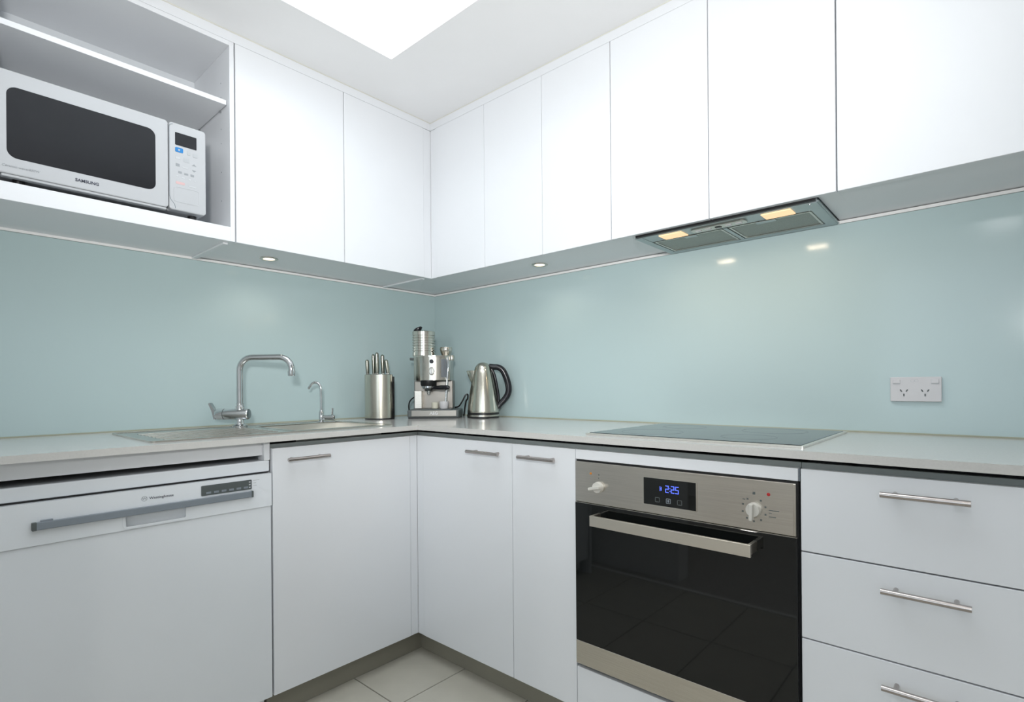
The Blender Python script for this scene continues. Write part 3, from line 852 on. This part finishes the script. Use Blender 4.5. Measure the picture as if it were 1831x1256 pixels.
for y0, y1, z0, z1, m in ((-1.351, -1.338, 1.776, 1.783, M_LINK), (-1.328, -1.312, 1.772, 1.785, M_MW2), (-1.350, -1.339, 1.753, 1.762, M_GINK), (-1.331, -1.316, 1.752, 1.756, M_LINK),
                          (-1.343, -1.333, 1.732, 1.739, M_GINK), (-1.326, -1.315, 1.731, 1.737, M_GINK), (-1.308, -1.298, 1.731, 1.738, M_GINK),
                          (-1.349, -1.344, 1.720, 1.724, M_LINK), (-1.334, -1.325, 1.718, 1.722, M_LINK), (-1.315, -1.308, 1.717, 1.722, M_LINK), (-1.298, -1.293, 1.717, 1.720, M_LINK),
                          (-1.350, -1.325, 1.697, 1.705, M_PINK), (-1.313, -1.293, 1.696, 1.700, M_LINK)):
    obj('key', B((MX - 0.001, y0, z0), (MX + 0.0005, y1, z1)), m, mc)
for s, z in ((1, 1.767), (-1, 1.753)):
    obj('arrow_key', prism([(-1.304, z), (-1.291, z), (-1.2975, z + 0.006 * s)] if s > 0 else [(-1.304, z), (-1.2975, z - 0.006), (-1.291, z)], 'x', MX - 0.001, MX + 0.0005), M_GINK, mc)
obj('door_button', rframe('x', -1.3560, -1.2830, 1.6400, 1.6880, MX - 0.0002, MX + 0.0008, 0.008, 0.001, 5), M_LINK, mc, label='rounded door-release button')
for y in (MY0 + 0.05, MY1 - 0.028):
    for x in (0.06, 0.30):
        obj('foot', lathe([(0, 0), (0.012, 0), (0.013, 0.0205), (0, 0.0205)], 16, (x, y, 1.5942)), M_BLACK, mw)

# ------------------------------------------------------------------ knife block and knives
KB = (0.160, -0.475, 0.8995)
kb = thing('knife_block', 'oval brushed steel knife block with a black side, on the worktop', 'knife block', KB, YAW)
A_, B_ = 0.064, 0.045
def oval(z, s=1.0, off=0.0, n=48):
    return [(off + A_ * s * math.cos(2 * math.pi * k / n), B_ * s * math.sin(2 * math.pi * k / n), z) for k in range(n)]
def loft(rings, bm=None):
    bm = bm or new_bm()
    R = [[bm.verts.new(p) for p in r] for r in rings]
    for a, b in zip(R, R[1:]):
        for k in range(len(a)):
            bm.faces.new((a[k], a[(k + 1) % len(a)], b[(k + 1) % len(b)], b[k]))
    bm.faces.new(R[0][::-1])
    bm.faces.new(R[-1])
    bmesh.ops.recalc_face_normals(bm, faces=bm.faces[:])
    return bm
obj('steel_shell', loft([oval(0.006), oval(0.2045, 0.995), oval(0.2055, 0.97)]), M_BRUSHV, kb, world=False, smooth=True)
obj('foot_ring', loft([oval(0.0, 1.0), oval(0.006, 1.01)]), M_BLACK, kb, world=False, smooth=True)
core = [[(0.018 + 0.051 * math.cos(2 * math.pi * k / 40), 0.012 + 0.040 * math.sin(2 * math.pi * k / 40), z) for k in range(40)] for z in (0.0, 0.185, 0.196)]
obj('black_core', loft(core), M_BLACK, kb, world=False, smooth=True, label='black side of the block')
obj('slot_plate', loft([oval(0.2056, 0.93), oval(0.2066, 0.93)]), M_DGREY, kb, world=False)
Mk = WM[kb.name]
klabels = ['leftmost steel-handled knife in the knife block', 'second steel-handled knife from the left in the knife block', 'tallest, middle steel-handled knife in the knife block',
           'fourth steel-handled knife from the left in the knife block', 'rightmost steel-handled knife in the knife block, leaning left']
for (x0, x1, top, y), lb in zip(((-0.050, -0.052, 0.274, -0.004), (-0.024, -0.026, 0.300, 0.008), (-0.004, -0.005, 0.307, -0.010), (0.018, 0.015, 0.298, 0.010), (0.043, 0.034, 0.274, 0.002)), klabels):
    base = Mk @ Vector((x0, y, 0.2067))
    kn = thing('knife', lb, 'knife', base, YAW, 'knives in the steel knife block')
    hgt = top - 0.2067
    dx = x1 - x0
    obj('handle', tube([(0, 0, 0.0002), (dx * 0.1, 0, hgt * 0.12), (dx * 0.6, 0, hgt * 0.6), (dx * 0.93, 0, hgt * 0.93), (dx, 0, hgt)], [0.0062, 0.0078, 0.0086, 0.0084, 0.0040], 14, flat=((0, 1, 0), 1.25)), M_KNIFE, kn, world=False, smooth=True)
    obj('bolster', B((-0.0065, -0.009, 0.0001), (0.0065, 0.009, 0.004), 0.0015), M_SHINE, kn, world=False)

# ------------------------------------------------------------------ coffee machine
CM = (0.262, -0.218, 0.8998)
cm = thing('coffee_machine', 'stainless steel espresso machine with black filter handle in the corner', 'coffee machine', CM, YAW)
W2 = 0.120
obj('base', B((-W2, -0.110, 0.004), (W2, 0.100, 0.040), 0.006), M_DGREY, cm, world=False)
obj('base_foot', B((-W2 + 0.004, -0.106, 0.0), (W2 - 0.004, 0.096, 0.006)), M_BLACK, cm, world=False)
obj('base_fascia', B((-W2 + 0.020, -0.1125, 0.010), (W2 - 0.012, -0.1095, 0.037), 0.001), M_MSTEEL, cm, world=False)
obj('badge', text_bm('AEG', 0.020, (0.004, -0.1129, 0.0240), (1, 0, 0), (0, 0, 1), bold=0.0006), M_PLASTIC, cm, world=False)
obj('drip_grid', B((-0.060, -0.100, 0.0402), (0.085, -0.020, 0.0435), 0.001), M_DGREY, cm, world=False)
obj('rear_body', B((-0.108, 0.010, 0.041), (0.080, 0.098, 0.178), 0.004), M_MSTEEL, cm, world=False)
obj('left_pillar', B((-0.102, -0.035, 0.041), (-0.062, 0.009, 0.128), 0.004), M_STEEL, cm, world=False)
# head with a bowed front plate
hx0, hx1 = -0.098, 0.073
pts = [(hx0, 0.098), (hx0, -0.050)]
for k in range(0, 17):
    a = -1 + 2 * k / 16
    pts.append(((hx0 + hx1) / 2 + a * (hx1 - hx0) / 2 * 0.98, -0.052 - 0.034 * (1 - a * a)))
pts += [(hx1, -0.050), (hx1, 0.098)]
hd = obj('head', prism(pts, 'z', 0.178, 0.288), M_STEELD, cm, world=False)
obj('top_tray', prism([(x * 1.02, y * 1.02) for x, y in pts], 'z', 0.2882, 0.2945), M_SHINE, cm, world=False)
plate = []
for k in range(0, 13):
    a = -0.42 + 0.84 * k / 12
    plate.append(((hx0 + hx1) / 2 + 0.004 + a * (hx1 - hx0) / 2 * 0.98, -0.0535 - 0.034 * (1 - a * a)))
plate += [(p[0], p[1] + 0.003) for p in plate[::-1]]
fp = obj('front_plate', prism(plate, 'z', 0.180, 0.287), M_SHINE, cm, world=False, label='bright bowed front plate')
for s in (-1, 1):
    bm = new_bm()
    for k in range(6):
        a = s * (0.55 + 0.06 * k)
        x = (hx0 + hx1) / 2 + 0.004 + a * (hx1 - hx0) / 2 * 0.98
        y = -0.052 - 0.034 * (1 - a * a)
        bm_box(bm, (x - 0.0013, y - 0.0016, 0.192), (x + 0.0013, y + 0.002, 0.278))
    obj('vent_grille', bm, M_GREY, cm, world=False)
My = Matrix.Rotation(math.radians(90), 4, 'X')
def front_disc(name, prof, x, z, y, m, parent, sx=1.0, label=None):
    bm = lathe(prof, 24, sx=sx)
    bm.transform(Matrix.Translation((x, y, z)) @ My)
    return obj(name, bm, m, parent, world=False, smooth=True, label=label)
front_disc('steam_button', [(0, -0.002), (0.0095, -0.002), (0.0095, 0.004), (0.007, 0.006), (0, 0.006)], -0.008, 0.266, -0.0872, M_BLKSHINE, fp)
front_disc('dial', [(0, -0.002), (0.017, -0.002), (0.017, 0.005), (0.014, 0.008), (0, 0.008)], -0.008, 0.220, -0.0868, M_STEELD, fp, sx=0.72, label='oval steel selector dial')
obj('dial_ring', rframe('y', -0.0225, 0.0065, 0.2005, 0.2395, -0.0880, -0.0850, 0.014, 0.0022), M_MSTEEL, fp, world=False)
obj('dial_grip', B((-0.0120, -0.104, 0.206), (-0.0040, -0.092, 0.234), 0.002), M_PLASTIC, fp, world=False)
obj('group_head', lathe([(0, 0.150), (0.034, 0.150), (0.038, 0.158), (0.038, 0.1778), (0, 0.1778)], 30, (-0.030, -0.040, 0)), M_BLACK, cm, world=False, smooth=True)
pf = obj('portafilter', lathe([(0, 0.128), (0.016, 0.128), (0.024, 0.134), (0.030, 0.142), (0.030, 0.1498), (0, 0.1498)], 28, (-0.030, -0.040, 0)), M_CHROME, cm, world=False, smooth=True)
obj('filter_handle', tube(smooth_path([(-0.008, -0.056, 0.141), (0.020, -0.075, 0.143), (0.050, -0.092, 0.144), (0.075, -0.104, 0.144)], 4), [0.006, 0.007, 0.008, 0.009, 0.0095, 0.010, 0.0105, 0.0105, 0.0105, 0.0105, 0.010, 0.009, 0.006], 14), M_BLKSHINE, pf, world=False, smooth=True)
obj('coffee_spout', lathe([(0, 0.112), (0.007, 0.112), (0.009, 0.128), (0, 0.128)], 14, (-0.030, -0.040, 0)), M_CHROME, cm, world=False, smooth=True)
obj('steam_wand', tube(smooth_path([(0.064, -0.058, 0.286), (0.066, -0.062, 0.24), (0.060, -0.064, 0.17), (0.056, -0.070, 0.10), (0.054, -0.074, 0.062)], 5), 0.0055, 12), M_CHROME, cm, world=False, smooth=True)
obj('steam_knob', lathe([(0, 0.272), (0.012, 0.272), (0.014, 0.286), (0.012, 0.296), (0, 0.297)], 20, (0.082, -0.045, 0)), M_STEELD, cm, world=False, smooth=True)
obj('left_knob', tube([(-0.100, -0.020, 0.281), (-0.122, -0.020, 0.281)], 0.006, 12), M_DGREY, cm, world=False, smooth=True)
obj('power_cord', tube(smooth_path([(-0.092, 0.060, 0.102), (-0.118, 0.040, 0.094), (-0.133, 0.010, 0.070), (-0.131, 0.000, 0.030), (-0.122, 0.020, 0.010), (-0.116, 0.090, 0.0060)], 6), 0.0034, 8), M_BLACK, cm, world=False, smooth=True)
obj('power_plug_cord', tube(smooth_path([(0.088, 0.030, 0.045), (0.108, 0.020, 0.052), (0.126, 0.014, 0.078), (0.140, 0.012, 0.104), (0.151, 0.014, 0.108), (0.150, 0.022, 0.088), (0.142, 0.026, 0.076), (0.134, 0.040, 0.040), (0.128, 0.060, 0.0060), (0.124, 0.080, 0.0055)], 6), 0.0040, 8), M_BLACK, cm, world=False, smooth=True)
# tray cup
cup = obj('cup', lathe([(0, 0.0), (0.017, 0.0), (0.020, 0.004), (0.0225, 0.034), (0.0205, 0.034), (0.018, 0.005), (0, 0.004)], 28), M_PLASTIC, None, smooth=True)
p = WM[cm.name] @ Vector((0.046, -0.072, 0.0437)); cup.location = p
tag(cup, 'small white cup standing on the coffee machine drip tray', 'cup')
cup = obj('measuring_cup', lathe([(0, 0.0), (0.013, 0.0), (0.016, 0.004), (0.0165, 0.030), (0.0145, 0.030), (0.013, 0.005), (0, 0.004)], 24), mat('cream_plastic', (0.62, 0.60, 0.50), 0.4), None, smooth=True)
p = WM[cm.name] @ Vector((0.004, -0.072, 0.0437)); cup.location = p
tag(cup, 'small cream cup left of the white cup on the drip tray', 'cup')

# ribbed canister on top
ZTOP = CM[2] + 0.2947
p = WM[cm.name] @ Vector((-0.058, -0.004, 0.2947))
can = thing('ribbed_canister', 'ribbed stainless steel canister with black lip on top of the coffee machine', 'canister', p, YAW)
prof = [(0, 0)]
z = 0.0
R0 = 0.0545
prof += [(R0 - 0.002, 0.0), (R0, 0.002)]
for k in range(7):
    zz = 0.022 + k * 0.0125
    prof += [(R0, zz - 0.0036), (R0 - 0.0050, zz - 0.0022), (R0 - 0.0050, zz + 0.0010), (R0, zz + 0.0024)]
prof += [(R0, 0.117), (R0 - 0.002, 0.119), (0, 0.119)]
obj('body', lathe(prof, 44), M_SHINE, can, world=False, smooth=True)
lip = [[(-0.030 + 0.021 * s * math.cos(2 * math.pi * k / 24) + dx, 0.016 * s * math.sin(2 * math.pi * k / 24), zz + 0.30 * 0.021 * s * math.cos(2 * math.pi * k / 24)) for k in range(24)]
       for zz, s, dx in ((0.1180, 0.80, 0), (0.128, 1.0, 0.001), (0.136, 0.95, 0.004), (0.141, 0.6, 0.006))]
obj('lid_lip', loft(lip), M_BLKSHINE, can, world=False, smooth=True, label='black tilted lid tab')
p = WM[cm.name] @ Vector((0.049, 0.004, 0.2947))
ts = obj('steel_cup', lathe([(0, 0.0), (0.021, 0.0), (0.022, 0.006), (0.028, 0.020), (0.0305, 0.034), (0.0285, 0.043), (0.0265, 0.0425), (0.028, 0.034), (0.020, 0.008), (0, 0.006)], 32), M_SHINE, None, smooth=True)
ts.location = p
tag(ts, 'small round stainless steel cup on top of the coffee machine', 'cup')

# ------------------------------------------------------------------ kettle
KT = (0.486, -0.122, 0.8995)
kt = thing('kettle', 'brushed steel jug kettle with a black looped handle by the back splashback', 'kettle', KT, YAW)
KT_LIFT = Matrix.Translation((0, 0, 0.0177))
kbz = kt
kbz = obj('power_base', lathe([(0, 0), (0.073, 0), (0.0755, 0.003), (0.0755, 0.006), (0.0742, 0.008), (0, 0.008)], 48), M_BLACK, kbz, world=False, smooth=True)
obj('steel_band', lathe([(0.0740, 0.008), (0.0760, 0.0085), (0.0760, 0.0165), (0.0740, 0.0175), (0.0, 0.0175), (0.0, 0.0081), (0.0740, 0.008)], 48), M_STEELD, kbz, world=False, smooth=True)
first_part = len(kt.children)
zb = 0.0177
prof = [(0, 0.0002), (0.0720, 0.0002), (0.0742, 0.001), (0.0742, 0.0075), (0.0738, 0.0085)]
obj('foot_band', lathe(prof + [(0, 0.0085)], 48), M_BLACK, kt, world=False, smooth=True)
body = [(0, 0.0087), (0.0735, 0.0087), (0.0740, 0.012), (0.0730, 0.020), (0.0705, 0.045), (0.0665, 0.078), (0.0618, 0.11), (0.0565, 0.14), (0.0508, 0.168), (0.0455, 0.192), (0.0405, 0.208), (0.0395, 0.2095), (0.0, 0.2095)]
kbody = obj('body', lathe(body, 56), M_BRUSHV, kt, world=False, smooth=True)
obj('lid', lathe([(0, 0.2097), (0.0395, 0.2097), (0.0375, 0.217), (0.0330, 0.226), (0.0260, 0.234), (0.0165, 0.240), (0.007, 0.2425), (0, 0.243)], 48), M_BRUSHV, kt, world=False, smooth=True)
# spout (a pouring beak on the left)
bm = new_bm()
ring0 = [(-0.040, -0.020, 0.199), (-0.040, 0.020, 0.199), (-0.0555, 0.016, 0.140), (-0.0555, -0.016, 0.140)]
pts = [(-0.038, -0.020, 0.205), (-0.038, 0.020, 0.205), (-0.054, 0.013, 0.145), (-0.054, -0.013, 0.145), (-0.077, -0.006, 0.204), (-0.077, 0.006, 0.204), (-0.070, 0.005, 0.180), (-0.070, -0.005, 0.180)]
V = [bm.verts.new(q) for q in pts]
for f in ((0, 1, 5, 4), (4, 5, 6, 7), (7, 6, 2, 3), (0, 4, 7, 3), (1, 2, 6, 5), (0, 3, 2, 1)):
    bm.faces.new([V[k] for k in f])
bmesh.ops.recalc_face_normals(bm, faces=bm.faces[:])
bmesh.ops.bevel(bm, geom=bm.edges[:], offset=0.0022, segments=2, profile=0.5, affect='EDGES')
obj('spout', bm, M_BRUSHV, kt, world=False, smooth=True)
s_ = 0.000251
def kz(px, py_): return ((px - 445) * s_, 0.0, (1140 - py_) * s_ - zb)
hp = smooth_path([kz(560, 178), kz(650, 190), kz(735, 200), kz(815, 255), kz(872, 370), kz(912, 500), kz(925, 630), kz(890, 735), kz(820, 825), kz(745, 900), kz(715, 960)], 4)
rad = [0.0128 + 0.0022 * math.sin(math.pi * i / (len(hp) - 1)) for i in range(len(hp))]
hn = obj('handle', tube(hp, rad, 16), M_BLKSHINE, kt, world=False, smooth=True, label='black looped handle')
ip = smooth_path([kz(600, 215), kz(655, 330), kz(690, 480), kz(718, 640), kz(733, 780), kz(735, 930)], 4)
obj('handle_spine', tube(ip, 0.0065, 12), M_BLKSHINE, hn, world=False, smooth=True)
bm = text_bm('Breville', 0.0085, (0, 0, 0), (1, 0, 0), (0, 0, 1), bold=0.0002)
rb = 0.0697
for v in bm.verts:
    a = (v.co.x - 0.017) / rb
    off = -v.co.y
    v.co = Vector((math.sin(a) * (rb + off * 0), -math.cos(a) * (rb + 0.0002), v.co.z + 0.0465))
obj('lettering', bm, M_INK, kbody, world=False)
for ch in kt.children_recursive:
    if ch.name.split('.')[0] not in ('power_base', 'steel_band', 'power_cord'):
        ch.data.transform(KT_LIFT)

# ------------------------------------------------------------------ ceiling downlights and added flash stand-ins behind the camera
def ceiling_lamp(x, y, label, power):
    d = thing('ceiling_downlight', label, 'downlight', (x, y, CZ), group='ceiling downlights')
    obj('bezel', lathe([(0.045, -0.0003), (0.045, -0.003), (0.055, -0.005), (0.060, -0.003), (0.060, -0.0003), (0.045, -0.0003)], 30), M_PLASTIC, d, world=False, smooth=True)
    obj('lens', lathe([(0, -0.0015), (0.0448, -0.0015), (0.0448, -0.0004), (0, -0.0004)], 30), M_WHITELED, d, world=False)
    L = bpy.data.lights.new('ceiling_glow', 'SPOT')
    L.energy = power
    L.color = (1.0, 0.96, 0.90)
    L.spot_size = math.radians(150)
    L.spot_blend = 0.8
    L.shadow_soft_size = 0.05
    lo = bpy.data.objects.new('ceiling_glow', L)
    COL.objects.link(lo)
    lo.parent = d
    lo.location = (0, 0, -0.06)
ceiling_lamp(2.35, -3.2, 'recessed ceiling downlight in the living area', 25)
ceiling_lamp(0.9, -3.2, 'recessed ceiling downlight behind the nib wall', 25)

M_STANDIN = mat('stand_in_globe_glow', (0.95, 0.95, 0.95), 0.4, emit=(0.97, 0.985, 1.0), estr=7.0)  # glow of an added, unseen globe that replaces a flash above the camera
pl = thing('flash_stand_in_globe', 'added pendant-shaped globe light standing in for a flash above the camera', 'lamp', (2.32, -1.93, CZ))
obj('canopy', lathe([(0, -0.0002), (0.05, -0.0002), (0.05, -0.015), (0.04, -0.022), (0, -0.022)], 30), M_PLASTIC, pl, world=False, smooth=True)
obj('cord', tube([(0, 0, -0.021), (0, 0, -0.205)], 0.003, 8), M_PLASTIC, pl, world=False)
obj('socket_cap', lathe([(0, -0.195), (0.02, -0.195), (0.026, -0.205), (0.028, -0.219), (0, -0.219)], 24), M_PLASTIC, pl, world=False, smooth=True)
obj('globe', lathe([(0, -0.40)] + [(0.09 * math.sin(math.pi * k / 20), -0.31 - 0.09 * math.cos(math.pi * k / 20)) for k in range(1, 20)] + [(0, -0.22)], 32), M_STANDIN, pl, world=False, smooth=True)

# added upward spot shaped as a floor lamp, standing in for bounce flash
FLX, FLY, FLZ = 2.62, -2.30, 1.32
fl = thing('bounce_flash_stand_in', 'added light shaped as a slim black floor lamp, standing in for bounce flash', 'lamp', (FLX, FLY, 0.002))
obj('base', lathe([(0, 0.0003), (0.13, 0.0003), (0.13, 0.012), (0.12, 0.018), (0, 0.020)], 36), M_BLACK, fl, world=False, smooth=True)
obj('pole', tube([(0, 0, 0.018), (0, 0, FLZ - 0.09)], 0.010, 14), M_BLACK, fl, world=False, smooth=True)
aim = (Vector((1.0, -0.70, 2.26)) - Vector((FLX, FLY, FLZ))).normalized()
q = aim.to_track_quat('Z', 'Y').to_matrix().to_4x4()
bm = lathe([(0, -0.07), (0.04, -0.068), (0.055, -0.05), (0.085, 0.055), (0.083, 0.055), (0.052, -0.045), (0.0, -0.06)], 36)
bm.transform(Matrix.Translation((0, 0, FLZ)) @ q)
obj('shade', bm, M_BLACK, fl, world=False, smooth=True)
bm = lathe([(0, 0.0505), (0.080, 0.0505), (0.080, 0.0525), (0, 0.0525)], 30)
bm.transform(Matrix.Translation((0, 0, FLZ)) @ q)
obj('diffuser', bm, mat('stand_in_diffuser', (0.9, 0.9, 0.9), 0.5, emit=(0.97, 0.985, 1.0), estr=4.0), fl, world=False)
L = bpy.data.lights.new('bounce_flash_stand_in_glow', 'SPOT')
L.energy = 132
L.color = (1.0, 0.99, 0.975)
L.spot_size = math.radians(105)
L.spot_blend = 1.0
L.shadow_soft_size = 0.08
lo = bpy.data.objects.new('bounce_flash_stand_in_glow', L)
COL.objects.link(lo)
lo.parent = fl
lo.location = Vector((0, 0, FLZ)) + aim * 0.14
lo.rotation_euler = aim.to_track_quat('-Z', 'Y').to_euler()
